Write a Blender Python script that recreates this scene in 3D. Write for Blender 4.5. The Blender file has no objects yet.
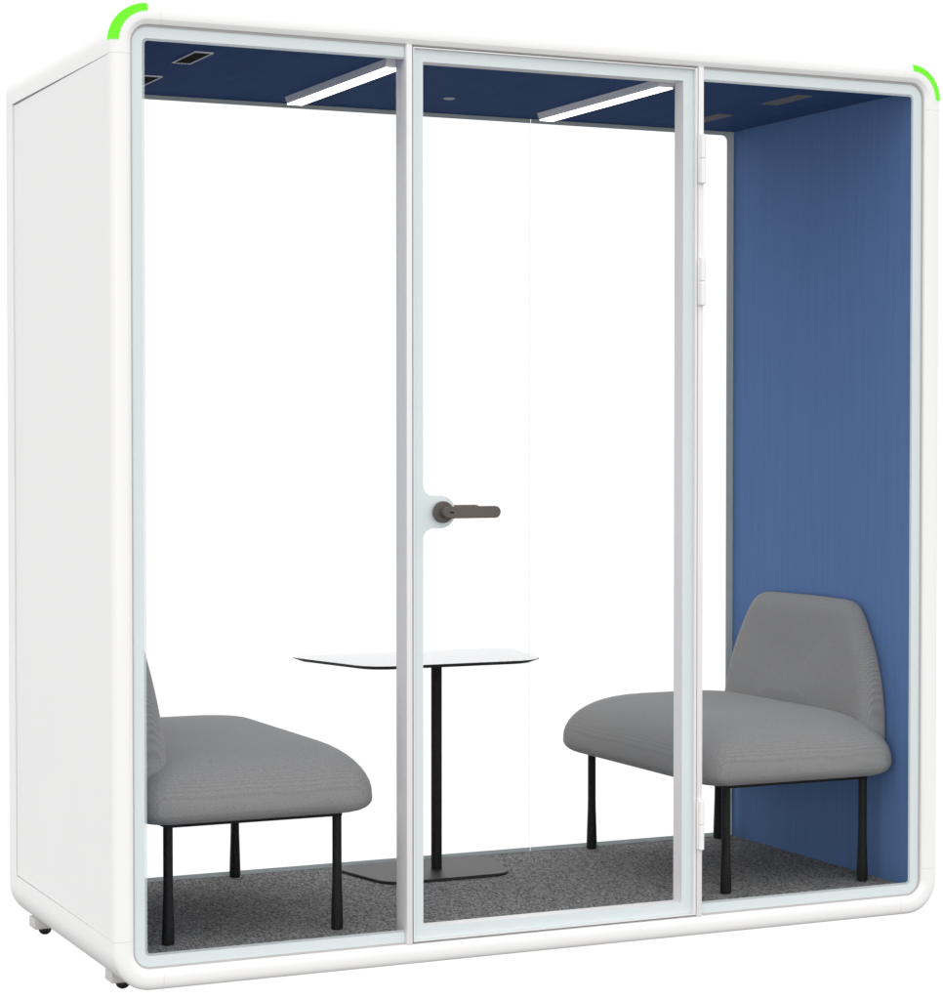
import bpy, bmesh, math
from math import sin, cos, pi, sqrt
from mathutils import Vector

scene = bpy.context.scene
COL = scene.collection

# ------------------------------------------------------------------ materials
def new_mat(name):
    m = bpy.data.materials.new(name); m.use_nodes = True
    nt = m.node_tree
    for n in list(nt.nodes): nt.nodes.remove(n)
    out = nt.nodes.new('ShaderNodeOutputMaterial')
    return m, nt, out

def node(nt, typ, **kw):
    n = nt.nodes.new(typ)
    for k, v in kw.items():
        if k in n.inputs.keys(): n.inputs[k].default_value = v
        else: setattr(n, k, v)
    return n

def principled(name, col, rough=0.5, spec=0.5, metal=0.0, bump=None, vary=None):
    """bump=(scale,strength,distance); vary=(scale,amount): faint tonal variation of the surface itself"""
    m, nt, out = new_mat(name)
    b = node(nt, 'ShaderNodeBsdfPrincipled')
    b.inputs['Base Color'].default_value = (*col, 1)
    b.inputs['Roughness'].default_value = rough
    b.inputs['Metallic'].default_value = metal
    b.inputs['Specular IOR Level'].default_value = spec
    nt.links.new(b.outputs[0], out.inputs[0])
    tc = node(nt, 'ShaderNodeTexCoord')
    if vary:
        nz = node(nt, 'ShaderNodeTexNoise'); nz.inputs['Scale'].default_value = vary[0]; nz.inputs['Detail'].default_value = 4
        nt.links.new(tc.outputs['Object'], nz.inputs['Vector'])
        mx = node(nt, 'ShaderNodeMix', data_type='RGBA')
        d = vary[1]
        mx.inputs[6].default_value = (*[c*(1-d) for c in col], 1)
        mx.inputs[7].default_value = (*[min(1, c*(1+d)) for c in col], 1)
        nt.links.new(nz.outputs['Fac'], mx.inputs[0])
        nt.links.new(mx.outputs[2], b.inputs['Base Color'])
    if bump:
        nz = node(nt, 'ShaderNodeTexNoise'); nz.inputs['Scale'].default_value = bump[0]; nz.inputs['Detail'].default_value = 3
        nt.links.new(tc.outputs['Object'], nz.inputs['Vector'])
        bp = node(nt, 'ShaderNodeBump'); bp.inputs['Strength'].default_value = bump[1]; bp.inputs['Distance'].default_value = bump[2]
        nt.links.new(nz.outputs['Fac'], bp.inputs['Height'])
        nt.links.new(bp.outputs[0], b.inputs['Normal'])
    return m

def woven(name, dark, light, freq, axes, calm=0.45, rough=0.95, streak=None, sheen=0.0, warp=0.004):
    """woven cloth: two crossed sets of threads, slightly wandering, plus optional long streaks"""
    m, nt, out = new_mat(name)
    b = node(nt, 'ShaderNodeBsdfPrincipled')
    b.inputs['Roughness'].default_value = rough
    b.inputs['Specular IOR Level'].default_value = 0.12
    b.inputs['Sheen Weight'].default_value = sheen
    b.inputs['Sheen Roughness'].default_value = 0.6
    nt.links.new(b.outputs[0], out.inputs[0])
    tc = node(nt, 'ShaderNodeTexCoord')
    wob = node(nt, 'ShaderNodeTexNoise'); wob.inputs['Scale'].default_value = 9; wob.inputs['Detail'].default_value = 2
    nt.links.new(tc.outputs['Object'], wob.inputs['Vector'])
    ad = node(nt, 'ShaderNodeVectorMath', operation='SCALE'); ad.inputs['Scale'].default_value = warp
    nt.links.new(wob.outputs['Color'], ad.inputs[0])
    sm = node(nt, 'ShaderNodeVectorMath', operation='ADD')
    nt.links.new(tc.outputs['Object'], sm.inputs[0]); nt.links.new(ad.outputs[0], sm.inputs[1])
    waves = []
    for ax in axes:
        w = node(nt, 'ShaderNodeTexWave', wave_type='BANDS', bands_direction=ax)
        w.inputs['Scale'].default_value = freq; w.inputs['Distortion'].default_value = 0.4
        w.inputs['Detail'].default_value = 1; w.inputs['Detail Scale'].default_value = 2
        nt.links.new(sm.outputs[0], w.inputs['Vector']); waves.append(w)
    cur = waves[0].outputs['Fac']
    for w in waves[1:]:
        mm = node(nt, 'ShaderNodeMath', operation='ADD'); nt.links.new(cur, mm.inputs[0]); nt.links.new(w.outputs['Fac'], mm.inputs[1]); cur = mm.outputs[0]
    dv = node(nt, 'ShaderNodeMath', operation='DIVIDE'); dv.inputs[1].default_value = len(axes); nt.links.new(cur, dv.inputs[0])
    fz = node(nt, 'ShaderNodeTexNoise'); fz.inputs['Scale'].default_value = 420; fz.inputs['Detail'].default_value = 2
    nt.links.new(tc.outputs['Object'], fz.inputs['Vector'])
    mz = node(nt, 'ShaderNodeMix', data_type='FLOAT'); mz.inputs[0].default_value = calm
    nt.links.new(dv.outputs[0], mz.inputs[2]); nt.links.new(fz.outputs['Fac'], mz.inputs[3])
    fac = mz.outputs[0]
    if streak:
        mp = node(nt, 'ShaderNodeMapping'); mp.inputs['Scale'].default_value = streak[0]
        nt.links.new(tc.outputs['Object'], mp.inputs['Vector'])
        sn = node(nt, 'ShaderNodeTexNoise'); sn.inputs['Scale'].default_value = 1; sn.inputs['Detail'].default_value = 5; sn.inputs['Distortion'].default_value = 0.6
        nt.links.new(mp.outputs[0], sn.inputs['Vector'])
        mz2 = node(nt, 'ShaderNodeMix', data_type='FLOAT'); mz2.inputs[0].default_value = streak[1]
        nt.links.new(fac, mz2.inputs[2]); nt.links.new(sn.outputs['Fac'], mz2.inputs[3]); fac = mz2.outputs[0]
    mx = node(nt, 'ShaderNodeMix', data_type='RGBA')
    mx.inputs[6].default_value = (*dark, 1); mx.inputs[7].default_value = (*light, 1)
    nt.links.new(fac, mx.inputs[0]); nt.links.new(mx.outputs[2], b.inputs['Base Color'])
    bp = node(nt, 'ShaderNodeBump'); bp.inputs['Strength'].default_value = 0.35; bp.inputs['Distance'].default_value = 0.0012
    nt.links.new(mz.outputs[0], bp.inputs['Height']); nt.links.new(bp.outputs[0], b.inputs['Normal'])
    return m

def carpet_mat():
    m, nt, out = new_mat('carpet_pile')
    b = node(nt, 'ShaderNodeBsdfPrincipled'); b.inputs['Roughness'].default_value = 1.0; b.inputs['Specular IOR Level'].default_value = 0.05
    nt.links.new(b.outputs[0], out.inputs[0])
    tc = node(nt, 'ShaderNodeTexCoord')
    mp = node(nt, 'ShaderNodeMapping'); mp.inputs['Scale'].default_value = (1, 0.42, 1)
    nt.links.new(tc.outputs['Object'], mp.inputs['Vector'])
    v = node(nt, 'ShaderNodeTexVoronoi'); v.inputs['Scale'].default_value = 300
    nt.links.new(mp.outputs[0], v.inputs['Vector'])
    sp = node(nt, 'ShaderNodeSeparateColor'); nt.links.new(v.outputs['Color'], sp.inputs[0])
    n2 = node(nt, 'ShaderNodeTexNoise'); n2.inputs['Scale'].default_value = 140; n2.inputs['Detail'].default_value = 5; n2.inputs['Roughness'].default_value = 0.75
    nt.links.new(mp.outputs[0], n2.inputs['Vector'])
    mz = node(nt, 'ShaderNodeMix', data_type='FLOAT'); mz.inputs[0].default_value = 0.5
    nt.links.new(sp.outputs[0], mz.inputs[2]); nt.links.new(n2.outputs['Fac'], mz.inputs[3])
    r = node(nt, 'ShaderNodeValToRGB')
    e = r.color_ramp.elements
    e[0].position = 0.18; e[0].color = (*CARPET_D, 1)
    e[1].position = 0.85; e[1].color = (*CARPET_L, 1)
    nt.links.new(mz.outputs[0], r.inputs[0]); nt.links.new(r.outputs[0], b.inputs['Base Color'])
    bp = node(nt, 'ShaderNodeBump'); bp.inputs['Strength'].default_value = 0.8; bp.inputs['Distance'].default_value = 0.004
    nt.links.new(mz.outputs[0], bp.inputs['Height']); nt.links.new(bp.outputs[0], b.inputs['Normal'])
    return m

def glass_mat(name, refl=0.012, tint=(1, 1, 1)):
    m, nt, out = new_mat(name)
    t = node(nt, 'ShaderNodeBsdfTransparent'); t.inputs[0].default_value = (*tint, 1)
    g = node(nt, 'ShaderNodeBsdfGlossy'); g.inputs['Roughness'].default_value = 0.02
    fr = node(nt, 'ShaderNodeFresnel'); fr.inputs[0].default_value = 1.5
    mu = node(nt, 'ShaderNodeMath', operation='MULTIPLY'); mu.inputs[1].default_value = refl
    nt.links.new(fr.outputs[0], mu.inputs[0])
    mx = node(nt, 'ShaderNodeMixShader')
    nt.links.new(mu.outputs[0], mx.inputs[0]); nt.links.new(t.outputs[0], mx.inputs[1]); nt.links.new(g.outputs[0], mx.inputs[2])
    nt.links.new(mx.outputs[0], out.inputs[0])
    return m

def dotted_mat(name, col):
    """printed dot screen at the inner edge of the frosted border"""
    m, nt, out = new_mat(name)
    t = node(nt, 'ShaderNodeBsdfTransparent')
    d = node(nt, 'ShaderNodeBsdfDiffuse'); d.inputs[0].default_value = (*col, 1)
    tc = node(nt, 'ShaderNodeTexCoord')
    mp = node(nt, 'ShaderNodeMapping'); mp.inputs['Rotation'].default_value = (0, pi/4, 0)
    nt.links.new(tc.outputs['Object'], mp.inputs['Vector'])
    ck = node(nt, 'ShaderNodeTexChecker'); ck.inputs['Scale'].default_value = 800
    nt.links.new(mp.outputs[0], ck.inputs['Vector'])
    mx = node(nt, 'ShaderNodeMixShader')
    nt.links.new(ck.outputs['Fac'], mx.inputs[0]); nt.links.new(t.outputs[0], mx.inputs[1]); nt.links.new(d.outputs[0], mx.inputs[2])
    nt.links.new(mx.outputs[0], out.inputs[0])
    return m

def enamel_mat(name, front, through):
    """thin printed enamel on glass: part of the light behind it comes through"""
    m, nt, out = new_mat(name)
    d = node(nt, 'ShaderNodeBsdfDiffuse'); d.inputs[0].default_value = (*front, 1)
    t = node(nt, 'ShaderNodeBsdfTranslucent'); t.inputs[0].default_value = (*through, 1)
    nz = node(nt, 'ShaderNodeTexNoise'); nz.inputs['Scale'].default_value = 30
    tc = node(nt, 'ShaderNodeTexCoord'); nt.links.new(tc.outputs['Object'], nz.inputs['Vector'])
    mr = node(nt, 'ShaderNodeMapRange'); mr.inputs['To Min'].default_value = 0.45; mr.inputs['To Max'].default_value = 0.55
    nt.links.new(nz.outputs['Fac'], mr.inputs['Value'])
    mx = node(nt, 'ShaderNodeMixShader'); nt.links.new(mr.outputs[0], mx.inputs[0])
    nt.links.new(d.outputs[0], mx.inputs[1]); nt.links.new(t.outputs[0], mx.inputs[2]); nt.links.new(mx.outputs[0], out.inputs[0])
    return m

def emit_mat(name, col, strength):
    m, nt, out = new_mat(name)
    e = node(nt, 'ShaderNodeEmission'); e.inputs[0].default_value = (*col, 1); e.inputs[1].default_value = strength
    nt.links.new(e.outputs[0], out.inputs[0])
    return m

CARPET_D = (0.035, 0.035, 0.036); CARPET_L = (0.35, 0.35, 0.348)
FRIT = (0.66, 0.72, 0.725)
M = dict(
    white=principled('white_powder_coat', (0.86, 0.853, 0.847), 0.38, 0.35, bump=(900, 0.05, 0.0005), vary=(6, 0.006)),
    panel=principled('white_panel', (0.85, 0.846, 0.842), 0.5, 0.3, bump=(500, 0.06, 0.0006), vary=(3, 0.012)),
    alu=principled('satin_white_metal', (0.78, 0.77, 0.77), 0.4, 0.4, vary=(8, 0.01)),
    frit=principled('frosted_enamel', FRIT, 0.25, 0.3, vary=(12, 0.01)),
    dots=dotted_mat('frosted_dot_screen', FRIT),
    glass=glass_mat('clear_glass'),
    edge=glass_mat('polished_glass_edge', 0.1, (0.90, 0.94, 0.93)),
    seal=principled('grey_rubber', (0.46, 0.45, 0.44), 0.7, 0.2, vary=(40, 0.04)),
    darkseal=principled('dark_rubber', (0.055, 0.050, 0.047), 0.7, 0.2, vary=(40, 0.1)),
    border=enamel_mat('grey_enamel', (0.30, 0.32, 0.325), (0.74, 0.78, 0.785)),
    blue=woven('blue_felt_wall', (0.050, 0.105, 0.248), (0.150, 0.258, 0.505), 120, ('Y', 'Z'), streak=((75, 75, 2.2), 0.26)),
    navy=woven('shaded_navy_felt_ceiling', (0.022, 0.058, 0.165), (0.054, 0.134, 0.325), 120, ('X', 'Y'), streak=((40, 5, 40), 0.45)),  # kept darker than the wall felt: the ceiling's shade is put into its colour
    greyback=woven('grey_upholstery_back', (0.092, 0.093, 0.095), (0.34, 0.34, 0.34), 80, ('Y', 'Z'), calm=0.66, sheen=0.15, warp=0.003),
    grey=woven('grey_upholstery', (0.092, 0.093, 0.095), (0.34, 0.34, 0.34), 80, ('X', 'Y'), calm=0.80, sheen=0.15, warp=0.004),
    black=principled('black_powder_coat', (0.007, 0.007, 0.007), 0.6, 0.2, bump=(700, 0.1, 0.0005)),
    plate=principled('black_steel_plate', (0.017, 0.017, 0.0175), 0.45, 0.3, bump=(600, 0.1, 0.0005), vary=(15, 0.08)),
    lam=principled('white_laminate', (0.87, 0.868, 0.86), 0.35, 0.4, vary=(9, 0.01)),
    handle=principled('warm_grey_metal', (0.105, 0.092, 0.083), 0.5, 0.35, metal=0.15, vary=(60, 0.05)),
    slot=principled('dark_slot', (0.02, 0.02, 0.021), 0.8, 0.1),
    louvre=principled('grey_louvre', (0.215, 0.21, 0.21), 0.6, 0.3, vary=(80, 0.1)),
    rim=principled('silver_rim', (0.85, 0.84, 0.83), 0.4, 0.5, vary=(60, 0.04)),
    led=emit_mat('led_diffuser', (1, 0.99, 0.97), 4.5),
    ledhousing=principled('grey_aluminium', (0.82, 0.81, 0.82), 0.45, 0.4, vary=(40, 0.03)),
    green=emit_mat('green_led_strip', (0.205, 1.0, 0.045), 1.0),
    foot=principled('light_grey_plastic', (0.62, 0.61, 0.60), 0.6, 0.3, vary=(50, 0.03)),
    rubber=principled('black_rubber', (0.012, 0.012, 0.012), 0.55, 0.4),
)
M['carpet'] = carpet_mat()

# ------------------------------------------------------------------ mesh helpers
def link(name, bm, mat, parent=None, smooth=35, mats=None):
    bmesh.ops.remove_doubles(bm, verts=bm.verts, dist=1e-6)
    bmesh.ops.recalc_face_normals(bm, faces=bm.faces)
    me = bpy.data.meshes.new(name); bm.to_mesh(me); bm.free()
    for mm in ([mat] + list(mats or [])): me.materials.append(mm)
    if smooth:
        for p in me.polygons: p.use_smooth = True
        me.set_sharp_from_angle(angle=math.radians(smooth))
    o = bpy.data.objects.new(name, me); COL.objects.link(o)
    if parent: o.parent = parent
    return o

def box(bm, x0, x1, y0, y1, z0, z1, bev=0.0, seg=2):
    b2 = bmesh.new()
    v = [b2.verts.new((x, y, z)) for z in (z0, z1) for y in (y0, y1) for x in (x0, x1)]
    for f in ((0, 1, 3, 2), (4, 6, 7, 5), (0, 4, 5, 1), (2, 3, 7, 6), (0, 2, 6, 4), (1, 5, 7, 3)):
        b2.faces.new([v[i] for i in f])
    if bev: bmesh.ops.bevel(b2, geom=b2.edges[:], offset=bev, segments=seg, affect='EDGES', profile=0.5)
    merge(bm, b2)

def merge(bm, b2):
    me = bpy.data.meshes.new('tmp'); b2.to_mesh(me); b2.free(); bm.from_mesh(me); bpy.data.meshes.remove(me)

def prism(bm, pts, y0, y1, bev=0.0):
    """polygon in x,z (possibly concave) given thickness along y"""
    b2 = bmesh.new()
    a = [b2.verts.new((x, y0, z)) for x, z in pts]; b = [b2.verts.new((x, y1, z)) for x, z in pts]
    b2.faces.new(a); b2.faces.new(b[::-1]); n = len(pts)
    for i in range(n): b2.faces.new((a[i], b[i], b[(i+1) % n], a[(i+1) % n]))
    merge(bm, b2)

def arc(cx, cz, r, a0, a1, n=12):
    return [(cx + r*cos(math.radians(a0 + (a1-a0)*i/n)), cz + r*sin(math.radians(a0 + (a1-a0)*i/n))) for i in range(n+1)]

def lathe(bm, prof, centre, axis='z', n=28):
    """prof = [(r, h)...] revolved round the axis through centre"""
    rings = []
    for r, h in prof:
        ring = []
        for i in range(n):
            a = 2*pi*i/n; c, s = r*cos(a), r*sin(a)
            p = (c, s, h) if axis == 'z' else (c, h, s) if axis == 'y' else (h, c, s)
            ring.append(bm.verts.new((centre[0]+p[0], centre[1]+p[1], centre[2]+p[2])))
        rings.append(ring)
    for a, b in zip(rings, rings[1:]):
        for i in range(n): bm.faces.new((a[i], a[(i+1) % n], b[(i+1) % n], b[i]))
    bm.faces.new(rings[0]); bm.faces.new(rings[-1][::-1])

# outer outline of the pod front (x,z), glass opening is 50 mm inside it
OX0, OX1, OZ0, OZ1, OR = -0.05, 2.267, -0.05, 2.25, 0.092
GX0, GX1, GZ0, GZ1 = 0.0, 2.217, 0.0, 2.2
SEAM = 0.12
def outline_sections(seams=True, gap=0.0004, nc=14):
    """eight stretches (four straight, four corners) as lists of (point, outward normal)"""
    g = gap/2 if seams else 0
    secs = []
    s = SEAM
    cs = [((OX0+OR, OZ0+OR), 180), ((OX1-OR, OZ0+OR), 270), ((OX1-OR, OZ1-OR), 0), ((OX0+OR, OZ1-OR), 90)]
    for k, ((cx, cz), a0) in enumerate(cs):
        pts = []
        n0 = (cos(math.radians(a0)), sin(math.radians(a0))); t0 = (-n0[1], n0[0])
        p0 = (cx+OR*n0[0], cz+OR*n0[1]); ext = s-OR-g
        pts.append(((p0[0]-t0[0]*ext, p0[1]-t0[1]*ext), n0))
        for i in range(nc+1):
            a = math.radians(a0+90*i/nc); n = (cos(a), sin(a)); pts.append(((cx+OR*n[0], cz+OR*n[1]), n))
        n1 = (cos(math.radians(a0+90)), sin(math.radians(a0+90))); t1 = (-n1[1], n1[0]); p1 = pts[-1][0]
        pts.append(((p1[0]+t1[0]*ext, p1[1]+t1[1]*ext), n1))
        secs.append(pts)
        # straight stretch to the next corner
        q0 = (p1[0]+t1[0]*(s-OR+g), p1[1]+t1[1]*(s-OR+g))
        (cx2, cz2), _ = cs[(k+1) % 4]
        pe = (cx2+OR*n1[0], cz2+OR*n1[1]); q1 = (pe[0]-t1[0]*(s-OR+g), pe[1]-t1[1]*(s-OR+g))
        secs.append([(q0, n1), (q1, n1)])
    return secs

def sweep(bm, sec, prof):
    """closed profile of (inset from outline, y) along one stretch, capped"""
    rings = []
    for (p, n) in sec:
        rings.append([bm.verts.new((p[0]-n[0]*u, y, p[1]-n[1]*u)) for u, y in prof])
    m = len(prof)
    for a, b in zip(rings, rings[1:]):
        for i in range(m): bm.faces.new((a[i], a[(i+1) % m], b[(i+1) % m], b[i]))
    bm.faces.new(rings[0]); bm.faces.new(rings[-1][::-1])

def sweep_loop(bm, prof, nc=14):
    loop = []
    for s in outline_sections(False, nc=nc): loop += s if len(s) > 2 else []
    rings = [[bm.verts.new((p[0]-n[0]*u, y, p[1]-n[1]*u)) for u, y in prof] for p, n in loop]
    m = len(prof); k = len(rings)
    for j in range(k):
        a, b = rings[j], rings[(j+1) % k]
        for i in range(m): bm.faces.new((a[i], a[(i+1) % m], b[(i+1) % m], b[i]))

GZ = -0.087      # level of the feet

# ------------------------------------------------------------------ the pod
def thing(name, loc, label, cat, group=None):
    o = bpy.data.objects.new(name, None); o.empty_display_size = 0.2; COL.objects.link(o)
    o.location = loc; o['label'] = label; o['category'] = cat
    if group: o['group'] = group
    return o
POD_AT = Vector((1.1085, 0.48, GZ))
pod = thing('office_pod', POD_AT, 'white glass-fronted office pod with blue felt inside and green corner lights', 'office pod')
def part(name, bm, mat, parent=None, **k):
    """pod part modelled in world coordinates, parented to the pod (or to one of its parts)"""
    bmesh.ops.translate(bm, verts=bm.verts, vec=-POD_AT)
    return link(name, bm, mat, parent or pod, **k)

# front frame: convex white profile in eight lengths with hairline joints
FY = 0.016
fp = [(0.0, FY), (0.0, 0.006), (0.0008, 0.0012), (0.0025, -0.0012), (0.006, -0.0038), (0.011, -0.0060), (0.018, -0.0072), (0.026, -0.0076), (0.0366, -0.0075),
      (0.0382, -0.0069), (0.0480, 0.0002), (0.0488, 0.003), (0.0488, FY)]
bm = bmesh.new()
for s in outline_sections(True): sweep(bm, s, fp)
part('front_frame', bm, M['white'], smooth=28)
bm = bmesh.new(); sweep_loop(bm, [(0.012, FY+0.0005), (0.049, FY+0.0005), (0.049, 0.03), (0.012, 0.03)])
part('frame_backing', bm, M['white'])
# dark glazing seal round the opening
bm = bmesh.new(); sweep_loop(bm, [(0.0490, 0.0065), (0.0535, 0.0065), (0.0535, 0.0155), (0.0490, 0.0155)])
part('glazing_seal', bm, M['seal'])

# green light strips wrapped over the two upper outer corners
cp = [(0.0185, -0.0090), (0.0100, -0.0088), (0.0040, -0.0070), (0.0008, -0.003), (-0.0010, 0.006), (-0.0012, 0.020), (0.002, 0.020), (0.010, -0.006)]
def corner_strip(cx, cz, a0, a1):
    bm = bmesh.new(); sec = []
    for i in range(29):
        a = math.radians(a0 + (a1-a0)*i/28); n = (cos(a), sin(a)); sec.append(((cx+OR*n[0], cz+OR*n[1]), n))
    sweep(bm, sec, cp)
    part('corner_light', bm, M['green'])
corner_strip(OX0+OR, OZ1-OR, 93, 178); corner_strip(OX1-OR, OZ1-OR, 0, 89)

# corner rails running front to back, back frame, side panels, roof, floor tray
BY = 0.925
secs = outline_sections(True, gap=0.0001)
for k in (0, 2, 4, 6):
    bm = bmesh.new(); sweep(bm, secs[k], [(0.0, FY+0.001), (0.0, BY-0.001), (0.03, BY-0.001), (0.03, 0.032), (0.0085, 0.032), (0.0085, FY+0.001)])
    part('corner_rail', bm, M['white'], smooth=28)
bp_ = [(0.0, BY), (0.0, 0.990), (0.0015, 0.998), (0.006, 1.003), (0.012, 1.005), (0.040, 1.005), (0.050, 0.998), (0.050, BY)]
bm = bmesh.new()
for s in outline_sections(True): sweep(bm, s, bp_)
part('back_frame', bm, M['white'], smooth=28)
def side_panel(x_out, sgn):
    bm = bmesh.new()
    xi = x_out - sgn*0.03
    zt, zb = OZ1-SEAM, OZ0+SEAM
    xo_f, xo_b = x_out - sgn*0.0006, x_out - sgn*0.004
    y0, y1 = FY+0.002, BY-0.004
    pr = [(y0, zb+0.0006), (y1, zb+0.0035), (y1, zt-0.0045), (y0, zt-0.0006)]
    a = [bm.verts.new((xo_f if y == y0 else xo_b, y, z)) for y, z in pr]
    b = [bm.verts.new((xi, y, z)) for y, z in pr]
    bm.faces.new(a); bm.faces.new(b[::-1])
    for i in range(4): bm.faces.new((a[i], b[i], b[(i+1) % 4], a[(i+1) % 4]))
    part('side_panel', bm, M['panel'], smooth=0)
side_panel(OX0, -1); side_panel(OX1, 1)
bm = bmesh.new(); box(bm, OX0+SEAM+0.002, OX1-SEAM-0.002, FY+0.002, BY-0.003, OZ1-0.03, OZ1-0.002, 0.001)
part('roof_panel', bm, M['panel'])
bm = bmesh.new(); box(bm, OX0+SEAM+0.002, OX1-SEAM-0.002, FY+0.002, BY-0.003, OZ0+0.002, 0.004, 0.001)
part('floor_tray', bm, M['panel'])

# interior lining
IX0, IX1, IY0, IY1, IZ0, IZ1 = 0.026, 2.190, 0.012, 0.946, 0.0214, 2.181
bm = bmesh.new(); box(bm, IX1, 2.225, IY0, IY1, 0.006, IZ1)
part('wall_panel', bm, M['blue'], smooth=0)
bm = bmesh.new(); box(bm, 0.001, IX0, IY0, IY1, 0.006, IZ1)
part('wall_panel', bm, M['blue'], smooth=0)
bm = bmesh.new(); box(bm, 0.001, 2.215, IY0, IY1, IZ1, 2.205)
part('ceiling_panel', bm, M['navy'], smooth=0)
bm = bmesh.new(); box(bm, IX0+0.0005, IX1-0.0005, IY0, IY1-0.001, 0.006, IZ0)
part('carpet', bm, M['carpet'], smooth=0)

# ---- fixed front panes, with the frosted border on three sides
def pane(x0, x1, side):
    """side = -1: rounded outer corners at left, +1: at right"""
    z0, z1, r, e = GZ0+0.0008, GZ1-0.0008, 0.041, 0.0
    def shape(x0, x1, z0, z1, r):
        if side < 0: return [(x1, z1)] + arc(x0+r, z1-r, r, 90, 180) + arc(x0+r, z0+r, r, 180, 270) + [(x1, z0)]
        return [(x0, z0)] + arc(x1-r, z0+r, r, 270, 360) + arc(x1-r, z1-r, r, 0, 90) + [(x0, z1)]
    bm = bmesh.new(); prism(bm, shape(x0, x1, z0, z1, r), 0.0, 0.008)
    w = part('window_pane', bm, M['glass'])
    fl, ft, fb = 0.029, 2.1705, 0.0285
    ix0, ix1 = (fl, x1) if side < 0 else (x0, 2.1865)
    def cshape(o, i): return o + i[::-1]
    bm = bmesh.new()
    outer = shape(x0, x1, z0, z1, r); inner = shape(ix0, ix1, fb, ft, 0.012)
    prism(bm, cshape(outer, inner), 0.0085, 0.0100)
    bo = part('frosted_border', bm, M['frit'], w, smooth=0)
    bm = bmesh.new(); d = 0.006
    ins = shape(ix0+d if side < 0 else ix0, ix1 if side < 0 else ix1-d, fb+d, ft-d, 0.008)
    inn = shape(ix0, ix1, fb, ft, 0.012)
    prism(bm, cshape(inn, ins), 0.0088, 0.0094)
    part('dotted_edge', bm, M['dots'], w, smooth=0)
    return w
pane(GX0+0.0008, 0.6905, -1)
pane(1.5285, GX1-0.0008, 1)

# ---- mullions either side of the door
for (a, b) in ((0.6915, 0.7072), (1.5118, 1.5272)):
    bm = bmesh.new(); box(bm, a, b, -0.003, 0.064, GZ0-0.0005, GZ1+0.0005, 0.002)
    part('mullion', bm, M['alu'])

# ---- door
DX0, DX1, DZ0, DZ1 = 0.7102, 1.5090, 0.0035, 2.1960
CX0, CX1, CZ0, CZ1 = 0.7402, 1.4722, 0.0365, 2.1625
bm = bmesh.new()
def rect_ring(bm, o, i, y0, y1):
    (ox0, ox1, oz0, oz1), (ix0, ix1, iz0, iz1) = o, i
    vs = {}
    for y in (y0, y1):
        vs[y] = [[bm.verts.new((x, y, z)) for x, z in ((a, c), (b, c), (b, d), (a, d))] for a, b, c, d in (o, i)]
    for k in range(4):
        j = (k+1) % 4
        for y, fl in ((y0, 1), (y1, -1)):
            f = [vs[y][0][k], vs[y][0][j], vs[y][1][j], vs[y][1][k]]; bm.faces.new(f[::fl])
        for q in (0, 1): bm.faces.new((vs[y0][q][k], vs[y1][q][k], vs[y1][q][j], vs[y0][q][j]))
rect_ring(bm, (DX0, DX1, DZ0, DZ1), (CX0, CX1, CZ0, CZ1), 0.0105, 0.052)
rect_ring(bm, (DX0, DX1, DZ0, DZ1), (DX0+0.0022, DX1-0.0062, DZ0+0.003, DZ1-0.003), -0.0015, 0.0103)
door = part('door', bm, M['alu'], smooth=0)
bm = bmesh.new(); box(bm, DX0+0.0024, DX1-0.0064, 0.0, 0.008, DZ0+0.0032, DZ1-0.0032)
part('glass_pane', bm, M['glass'], door, smooth=0)
# frosted border with the rounded tongue behind the handle
HZ = 1.0605
bm = bmesh.new()
tong = ([(CX0, HZ-0.10)] + arc(CX0+0.026, HZ-0.0665, 0.026, 180, 90, 8) + arc(0.7865, HZ, 0.0405, 270, 450, 20)
        + arc(CX0+0.026, HZ+0.0665, 0.026, 270, 180, 8) + [(CX0, HZ+0.10)])
tong = [(x, min(max(z, HZ-0.10), HZ+0.10)) for x, z in tong]
inner = [(CX0, CZ0)] + tong + [(CX0, CZ1), (CX1, CZ1), (CX1, CZ0)]
o = (DX0+0.0024, DX1-0.0064, DZ0+0.0032, DZ1-0.0032)
# split into two C halves so that each is a simple polygon
left = [(o[0], o[2]), (1.1, o[2]), (1.1, CZ0), (CX0, CZ0)] + tong + [(CX0, CZ1), (1.1, CZ1), (1.1, o[3]), (o[0], o[3])]
right = [(1.1, o[2]), (o[1], o[2]), (o[1], o[3]), (1.1, o[3]), (1.1, CZ1), (CX1, CZ1), (CX1, CZ0), (1.1, CZ0)]
prism(bm, left, 0.0085, 0.0100); prism(bm, right, 0.0085, 0.0100)
part('frosted_border', bm, M['frit'], door, smooth=0)
# dark seal in the door gap
bm = bmesh.new(); rect_ring(bm, (0.7074, 1.5116, 0.0006, 2.1993), (DX0-0.0003, DX1+0.0003, DZ0-0.0003, DZ1+0.0003), 0.006, 0.02)
part('door_seal', bm, M['darkseal'], door, smooth=0)
# hinges: two knuckles with a split, plus the leaf
for zt, zm, zb in ((2.026, 1.963, 1.899), (1.709, 1.647, 1.585), (0.303, 0.238, 0.174)):
    bm = bmesh.new(); xc = 1.5195
    def knuckle(z0, z1):
        lathe(bm, [(0.0070, z0), (0.0085, z0+0.002), (0.0085, z1-0.002), (0.0070, z1)], (xc, -0.0095, 0), 'z', 20)
    knuckle(zb, zm-0.0012); knuckle(zm+0.0012, zt)
    lathe(bm, [(0.005, zb+0.01), (0.005, zt-0.01)], (xc, -0.0095, 0), 'z', 12)
    box(bm, xc-0.0105, xc-0.001, -0.0072, -0.0032, zb+0.003, zt-0.003, 0.0008)
    part('hinge', bm, M['white'], door, smooth=30)
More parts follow.
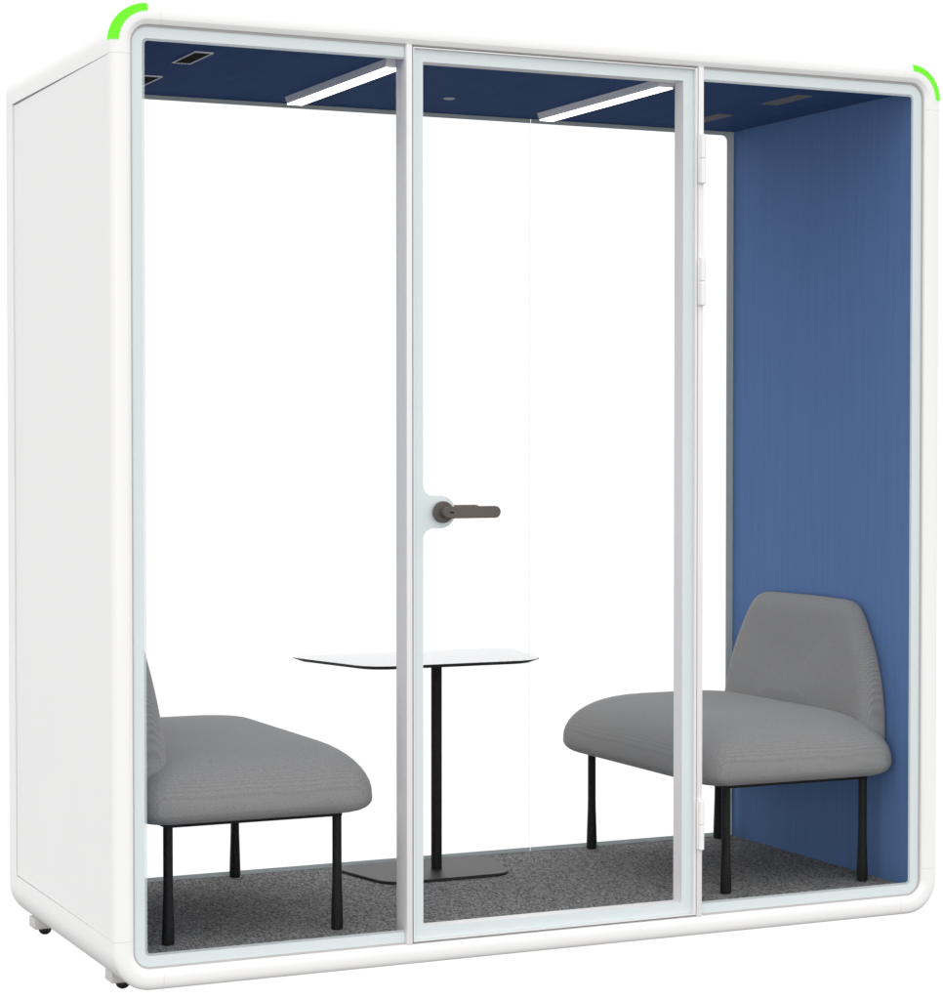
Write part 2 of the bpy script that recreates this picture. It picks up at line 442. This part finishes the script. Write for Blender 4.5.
# lever handles, outside and inside
def lever(sgn, y_face):
    bm = bmesh.new(); hx = 0.7885
    def Y(d): return y_face + sgn*d
    def lat(prof, c, n=32):
        lathe(bm, [(r, sgn*h) for r, h in prof], c, 'y', n)
    lat([(0.0268, 0.0), (0.0268, 0.007), (0.0256, 0.0090), (0.0165, 0.0095)], (hx, y_face, HZ))
    lat([(0.0125, 0.009), (0.0125, 0.030)], (hx, y_face, HZ), 24)
    # bar: stadium outline with softened edges
    r, x1 = 0.0147, hx+0.1415
    st = lambda q: arc(hx+0.001, HZ, r-q, 90, 270, 14) + arc(x1-r, HZ, r-q, -90, 90, 14)
    rings = [[bm.verts.new((x, Y(d), z)) for x, z in st(q)] for q, d in ((0.0015, 0.0255), (0.0, 0.027), (0.0, 0.036), (0.0018, 0.038))]
    n = len(rings[0])
    for a, b in zip(rings, rings[1:]):
        for i in range(n): bm.faces.new((a[i], a[(i+1) % n], b[(i+1) % n], b[i]))
    bm.faces.new(rings[0]); bm.faces.new(rings[-1][::-1])
    h = part('handle', bm, M['handle'], door, smooth=30)
    return h, Y(0.038)
h, yf = lever(-1, -0.0003)
bm = bmesh.new(); box(bm, 0.7885+0.003, 0.7885+0.0135, yf-0.0004, yf+0.0008, HZ-0.0022, HZ+0.0022, 0.0002)
part('keyhole', bm, M['slot'], door, smooth=0)
lever(1, 0.0523)

# ---- back glazing in three panes with grey enamel borders
bx = [IX0+0.001, 1.4955, 1.4985, IX1-0.001]
for k in (0, 1):
    x0, x1 = bx[2*k], bx[2*k+1]
    bm = bmesh.new(); box(bm, x0, x1, 0.949, 0.957, IZ0-0.014, IZ1+0.014)
    w = part('window_pane', bm, M['glass'], smooth=0, mats=[M['edge']])
    for p in w.data.polygons:
        if abs(p.normal.x) > 0.9: p.material_index = 1
    zb, zt, r = 0.0325, 2.1692, 0.018
    bm = bmesh.new()
    xs = (x0+0.022) if k == 0 else (x1-0.022)
    if k == 0:
        pts = [(x1, IZ1+0.012), (x0-0.012, IZ1+0.012), (x0-0.012, IZ0-0.012), (x1, IZ0-0.012), (x1, zb)] + arc(xs+r, zb+r, r, 270, 180, 8) + arc(xs+r, zt-r, r, 180, 90, 8) + [(x1, zt)]
    else:
        pts = [(x0, IZ0-0.012), (x1+0.012, IZ0-0.012), (x1+0.012, IZ1+0.012), (x0, IZ1+0.012), (x0, zt)] + arc(xs-r, zt-r, r, 90, 0, 8) + arc(xs-r, zb+r, r, 0, -90, 8) + [(x0, zb)]
    prism(bm, pts, 0.9465, 0.9485)
    part('enamel_border', bm, M['border'], w, smooth=0)

# ---- ceiling fittings
def ceiling_light(x0, x1, y0, y1):
    bm = bmesh.new(); zt, zb = IZ1-0.0002, IZ1-0.0205
    # housing with raked ends, open trough below
    a = [bm.verts.new(p) for p in ((x0-0.001, y0-0.012, zt), (x1+0.001, y0-0.012, zt), (x1+0.001, y1+0.012, zt), (x0-0.001, y1+0.012, zt))]
    b = [bm.verts.new(p) for p in ((x0, y0, zb), (x1, y0, zb), (x1, y1, zb), (x0, y1, zb))]
    bm.faces.new(a[::-1]); bm.faces.new(b)
    for i in range(4): bm.faces.new((a[i], a[(i+1) % 4], b[(i+1) % 4], b[i]))
    h = part('ceiling_light', bm, M['ledhousing'], smooth=0)
    bm = bmesh.new(); box(bm, x0+0.0008, x1-0.0008, y0+0.001, y1-0.001, zb-0.0028, zb-0.0002, 0.001)
    part('diffuser', bm, M['led'], h, smooth=0)
ceiling_light(0.684, 0.729, 0.113, 0.812)
ceiling_light(1.4575, 1.5025, 0.113, 0.812)

def vent(x0, x1, y0, y1, dark):
    zt = IZ1-0.0002; r = 0.0035
    bm = bmesh.new()
    b2 = bmesh.new()
    for (ax0, ax1, ay0, ay1) in ((x0, x0+r, y0, y1), (x1-r, x1, y0, y1), (x0+r, x1-r, y0, y0+r), (x0+r, x1-r, y1-r, y1)):
        box(bm, ax0, ax1, ay0, ay1, zt-0.003, zt)
    b2.free()
    f = part('ceiling_vent', bm, M['rim'] if dark else M['louvre'], smooth=0)
    bm = bmesh.new(); box(bm, x0+r, x1-r, y0+r, y1-r, zt-0.0012, zt-0.0002)
    if dark:
        for i in range(1, 5):
            xx = x0+r+(x1-x0-2*r)*i/5; box(bm, xx-0.0006, xx+0.0006, y0+r, y1-r, zt-0.0026, zt-0.0012)
    else:
        for i in range(1, 4):
            xx = x0+r+(x1-x0-2*r)*i/4; box(bm, xx-0.0015, xx+0.0015, y0+r, y1-r, zt-0.0026, zt-0.0012)
    part('grille', bm, M['slot'] if dark else M['louvre'], f, smooth=0)
vent(0.2185, 0.2675, 0.199, 0.380, True); vent(0.2185, 0.2675, 0.611, 0.792, True)
vent(1.9395, 1.9885, 0.199, 0.380, False); vent(1.9355, 1.9845, 0.611, 0.792, False)
bm = bmesh.new(); lathe(bm, [(0.0135, -0.003), (0.0155, -0.0018), (0.0155, -0.0002)], (1.104, 0.660, IZ1), 'z', 28)
part('ceiling_sensor', bm, M['foot'])

# ---- feet
for fx, fy in ((0.028, 0.2), (0.018, 0.895), (2.189, 0.2), (2.189, 0.895)):
    bm = bmesh.new(); box(bm, fx-0.033, fx+0.033, fy-0.03, fy+0.03, -0.0665, -0.0375, 0.004)
    f = part('foot', bm, M['foot'], smooth=30)
    bm = bmesh.new()
    lathe(bm, [(0.010, -0.0668)] + [(0.0175*cos(math.radians(a)), -0.0715+0.0155*sin(math.radians(a))) for a in (10, -10, -30, -50, -70, -86)], (fx+0.003, fy, 0), 'z', 24)
    part('foot_pad', bm, M['rubber'], f)

# ------------------------------------------------------------------ chairs
def rrect(hx, hy, r, n=10):
    r = min(r, hx*0.999, hy*0.999); pts = []
    for cx, cy, a0 in ((hx-r, hy-r, 0), (-hx+r, hy-r, 90), (-hx+r, -hy+r, 180), (hx-r, -hy+r, 270)):
        for i in range(n+1):
            a = math.radians(a0+90*i/n); pts.append((cx+r*cos(a), cy+r*sin(a)))
    return pts

def seat_mesh(bm):
    """cushion: chair faces -x, centre at origin, floor z=0"""
    hx, hy, ox, oy = 0.302, 0.4415, -0.013, -0.007
    z0, z1 = 0.296, 0.476
    rb, a, b, rc = 0.038, 0.150, 0.132, 0.052
    rings = []
    def add(ins, z):
        rings.append((ins, z))
    for i in range(7):
        t = pi/2*i/6; add(rb*(1-sin(t)), z0 + 0.034*(1-cos(t)))
    for i in range(1, 13):
        t = pi/2*i/12; add(a*(1-cos(t)), (z1-b-0.006) + b*sin(t)*1.0)
    for k in range(1, 7):
        u = k/7; add(a + (min(hx, hy)-a)*u*0.96, z1-0.006+0.006*(1-(1-u)**2))
    vr = []
    for ins, z in rings:
        r = rc + ins*0.35
        vr.append([bm.verts.new((x+ox, y+oy, z)) for x, y in rrect(hx-ins, hy-ins, r)])
    n = len(vr[0])
    for p, q in zip(vr, vr[1:]):
        for i in range(n): bm.faces.new((p[i], p[(i+1) % n], q[(i+1) % n], q[i]))
    bm.faces.new(vr[0][::-1]); bm.faces.new(vr[-1])

def back_mesh(bm):
    """tapered backrest slab, rounded all round; front face towards -x"""
    # half outline: (half width, z) from the bottom up, then mirrored
    half = [(0.374, 0.36), (0.380, 0.42), (0.378, 0.48), (0.368, 0.54), (0.351, 0.60), (0.328, 0.655), (0.304, 0.699), (0.283, 0.733), (0.261, 0.758), (0.236, 0.771), (0.205, 0.776), (0.15, 0.777), (0.075, 0.7785)]
    pts = [(y, z) for y, z in half] + [(0.0, 0.779)] + [(-y, z) for y, z in half[::-1]]
    # densify
    P = [Vector(p) for p in pts]; dense = []
    n = len(P)
    for i in range(n-1):
        p0, p1, p2, p3 = P[max(i-1, 0)], P[i], P[i+1], P[min(i+2, n-1)]
        for k in range(4):
            t = k/4
            dense.append(0.5*((2*p1)+(p2-p0)*t+(2*p0-5*p1+4*p2-p3)*t*t+(3*p1-p0-3*p2+p3)*t**3))
    dense.append(P[-1])
    c = Vector((0, 0.55))
    N = len(dense); nrm = []
    for i in range(N):
        d = dense[min(i+1, N-1)]-dense[max(i-1, 0)]; nn = Vector((d.y, -d.x)); nn.normalize(); nrm.append(nn)
    xr_, xf_bot, xf_top = 0.290, 0.193, 0.240
    prof = []
    for i in range(7):
        t = pi/2*i/6; prof.append((0.018*(1-sin(t)), 0.0, 0.018*(1-cos(t))))
    rf, af = 0.036, 0.045
    fr = []
    for i in range(9):
        t = pi/2*i/8; fr.append((af*(1-cos(t)), rf*(1-sin(t))))
    rings = []
    def xf(z): u = (z-0.36)/0.43; return xf_bot+(xf_top-xf_bot)*u
    for ins, _, dx in prof:
        rings.append([(xr_-dx, p - nrm[i]*ins) for i, p in enumerate(dense)])
    for ins, dx in fr:
        rings.append([(xf((p-nrm[i]*ins).y)+dx, p - nrm[i]*ins) for i, p in enumerate(dense)])
    for u in (0.25, 0.5, 0.75):
        base = rings[len(prof)+len(fr)-1]
        rings.append([(x-0.007*(1-(1-u)**2), p + (c-p)*u) for x, p in base])
    vr = [[bm.verts.new((x, p.x, p.y)) for x, p in r] for r in rings]
    n = len(vr[0])
    for p, q in zip(vr, vr[1:]):
        for i in range(n): bm.faces.new((p[i], p[(i+1) % n], q[(i+1) % n], q[i]))
    bm.faces.new(vr[0]); bm.faces.new(vr[-1][::-1])

def make_chair(loc, label, face=-1, leg_dx=0.0, back_dx=0.0):
    """face -1: looks towards -x, +1: mirrored to look towards +x"""
    t = thing('lounge_chair', loc, label, 'chair', 'grey lounge chairs facing each other in the pod')
    def put(name, bm, m, sm):
        if face > 0:
            for v in bm.verts: v.co.x = -v.co.x
        link(name, bm, m, t, smooth=sm)
    bm = bmesh.new(); seat_mesh(bm); put('seat', bm, M['grey'], 60)
    bm = bmesh.new(); back_mesh(bm); bmesh.ops.translate(bm, verts=bm.verts, vec=(back_dx, -0.012, -0.010)); put('backrest', bm, M['greyback'], 60)
    bm = bmesh.new()
    lx0, lx1, ly0, ly1, w = -0.216-leg_dx, 0.221-leg_dx, -0.372, 0.400, 0.0105
    z0, z1 = 0.2835, 0.2957
    for yy in (ly0, ly1): box(bm, lx0-w, lx1+w, yy-w, yy+w, z0, z1, 0.002)
    for xx in (lx0, lx1): box(bm, xx-w, xx+w, ly0+w+0.0001, ly1-w-0.0001, z0, z1, 0.002)
    box(bm, lx0+0.02, lx1-0.02, ly0+0.02, ly1-0.02, 0.290, z1, 0.001)
    put('seat_frame', bm, M['black'], 30)
    for xx in (lx0, lx1):
        for yy in (ly0, ly1):
            bm = bmesh.new()
            lathe(bm, [(0.0125, 0.0005), (0.0150, 0.003), (0.0153, 0.02), (0.0145, 0.05), (0.0132, 0.09), (0.0122, 0.12), (0.0118, 0.15), (0.0117, z0-0.0002)], (xx, yy, 0), 'z', 24)
            put('leg', bm, M['black'], 35)
    return t
CH_Y = 0.510
make_chair((1.899, CH_Y, IZ0), 'grey armless lounge chair with its backrest against the blue wall, right of the door', -1)
make_chair((0.331, CH_Y+0.006, IZ0), 'grey armless lounge chair behind the left pane, its backrest mostly hidden by the white frame', 1, 0.018, -0.004)

# ------------------------------------------------------------------ side table
TX, TY = 1.105, 0.760
tb = thing('side_table', (TX, TY, IZ0), 'small rectangular table with thin white top on a black post between the chairs', 'table')
def rounded(corners, r, n=12):
    """counter-clockwise convex polygon with rounded corners"""
    P = [Vector(c) for c in corners]; out = []; m = len(P); rr = r if hasattr(r, '__len__') else [r]*m
    for i in range(m):
        r = rr[i]; a, b, c = P[i-1], P[i], P[(i+1) % m]
        u, v = (a-b).normalized(), (c-b).normalized()
        half = u.angle(v)/2; d = r/math.tan(half); cen = b+(u+v).normalized()*(r/sin(half))
        p0, p1 = b+u*d-cen, b+v*d-cen; tot = p0.angle(p1)
        a0 = math.atan2(p0.y, p0.x)
        for k in range(n+1): out.append((cen.x+r*cos(a0+tot*k/n), cen.y+r*sin(a0+tot*k/n)))
    return out
def shrink(c, d):
    P = [Vector(p) for p in c]; res = []; m = len(P)
    for i in range(m):
        u, v = (P[i-1]-P[i]).normalized(), (P[(i+1) % m]-P[i]).normalized()
        res.append(P[i]+(u+v).normalized()*(d/sin(u.angle(v)/2)))
    return res
def slab(bm, corners, z0, z1, r, bev):
    cs = [Vector((x-TX, y-TY)) for x, y in corners]; vr = []
    for ins, z in ((bev, z0), (0, z0+bev), (0, z1-bev), (bev, z1)):
        vr.append([bm.verts.new((x, y, z)) for x, y in rounded(shrink(cs, ins), [q-ins for q in r] if hasattr(r, '__len__') else r-ins)])
    n = len(vr[0])
    for p, q in zip(vr, vr[1:]):
        for i in range(n): bm.faces.new((p[i], p[(i+1) % n], q[(i+1) % n], q[i]))
    bm.faces.new(vr[0][::-1]); bm.faces.new(vr[-1])
TT = 0.6335-IZ0
def bevelled(bm, corners, z0, z1, r, under):
    cs = [Vector((x-TX, y-TY)) for x, y in corners]; vr = []
    for ins, z in ((under, z0), (under*0.12, z1-0.0022), (0, z1-0.0012), (0, z1)):
        vr.append([bm.verts.new((x, y, z)) for x, y in rounded(shrink(cs, ins), [q-ins*0.6 for q in r])])
    n = len(vr[0])
    for p, q in zip(vr, vr[1:]):
        for i in range(n): bm.faces.new((p[i], p[(i+1) % n], q[(i+1) % n], q[i]))
    bm.faces.new(vr[0][::-1]); bm.faces.new(vr[-1])
TOPC = [(0.805, 0.508), (1.329, 0.510), (1.403, 0.892), (0.703, 0.902)]
bm = bmesh.new(); bevelled(bm, TOPC, TT-0.0115, TT-0.0012, (0.085, 0.105, 0.05, 0.05), 0.022); top = link('table_top', bm, M['black'], tb, smooth=30)
bm = bmesh.new(); slab(bm, shrink(TOPC, 0.0015), TT-0.0011, TT, (0.0835, 0.1035, 0.0485, 0.0485), 0.0003); link('white_surface', bm, M['lam'], top, smooth=30)
bm = bmesh.new(); lathe(bm, [(0.0152, 0.0092), (0.0152, TT-0.0165), (0.05, TT-0.0160), (0.05, TT-0.0117)], (0.004, -0.002, 0), 'z', 28)
link('post', bm, M['black'], tb)
bm = bmesh.new(); slab(bm, [(0.902, 0.615), (1.275, 0.615), (1.344, 0.914), (0.842, 0.914)], 0.0006, 0.0088, 0.065, 0.0012); link('base_plate', bm, M['plate'], tb, smooth=30)

# ------------------------------------------------------------------ studio light: one even white surround, brighter overhead
W = bpy.data.worlds.new('World'); scene.world = W; W.use_nodes = True
nt = W.node_tree
for n in list(nt.nodes): nt.nodes.remove(n)
out = nt.nodes.new('ShaderNodeOutputWorld'); bg = nt.nodes.new('ShaderNodeBackground')
tc = nt.nodes.new('ShaderNodeTexCoord'); sp = nt.nodes.new('ShaderNodeSeparateXYZ')
nt.links.new(tc.outputs['Generated'], sp.inputs[0])
# strength by height: bright overhead, even white round the sides, dim straight below
cr = nt.nodes.new('ShaderNodeValToRGB'); cr.color_ramp.interpolation = 'LINEAR'
el = cr.color_ramp.elements
WORLD_MAX = 2.0
stops = [(-1.0, 0.05), (-0.52, 0.08), (-0.30, 1.05), (0.12, 1.05), (1.0, 1.75)]
while len(el) < len(stops): el.new(0.5)
for e, (z, v) in zip(el, stops):
    e.position = z*0.5+0.5; e.color = (v/WORLD_MAX,)*3 + (1,)
mp = nt.nodes.new('ShaderNodeMath'); mp.operation = 'MULTIPLY_ADD'; mp.inputs[1].default_value = 0.5; mp.inputs[2].default_value = 0.5
nt.links.new(sp.outputs['Z'], mp.inputs[0]); nt.links.new(mp.outputs[0], cr.inputs[0])
ms = nt.nodes.new('ShaderNodeMath'); ms.operation = 'MULTIPLY'; ms.inputs[1].default_value = WORLD_MAX
nt.links.new(cr.outputs[0], ms.inputs[0]); nt.links.new(ms.outputs[0], bg.inputs['Strength'])
bg.inputs['Color'].default_value = (1, 1, 1, 1)
nt.links.new(bg.outputs[0], out.inputs[0])

# one large softbox well in front of the pod, at mid height
ld = bpy.data.lights.new('softbox', 'AREA'); ld.shape = 'RECTANGLE'; ld.size = 2.4; ld.size_y = 1.8; ld.energy = 80
lo = bpy.data.objects.new('softbox', ld); COL.objects.link(lo); lo.location = (-1.0, -6.8, 1.9)
lo.rotation_euler = (Vector((1.2, 0.4, 1.1))-lo.location).to_track_quat('-Z', 'Y').to_euler()

# ------------------------------------------------------------------ camera
cam = bpy.data.cameras.new('Camera'); co = bpy.data.objects.new('Camera', cam); COL.objects.link(co)
co.location = (-1.58862938, -5.30871794, 1.23519961)
co.rotation_euler = (pi/2 - 0.0249076, 0, -0.433274235)
cam.sensor_fit = 'HORIZONTAL'; cam.sensor_width = 36; cam.lens = 2362.82/943*36
cam.clip_start = 0.05; cam.clip_end = 500
scene.camera = co
scene.view_settings.view_transform = 'Standard'; scene.view_settings.look = 'None'
scene.view_settings.exposure = 0; scene.view_settings.gamma = 1
scene.cycles.transparent_max_bounces = 24
scene.cycles.max_bounces = 10
scene.cycles.diffuse_bounces = 6
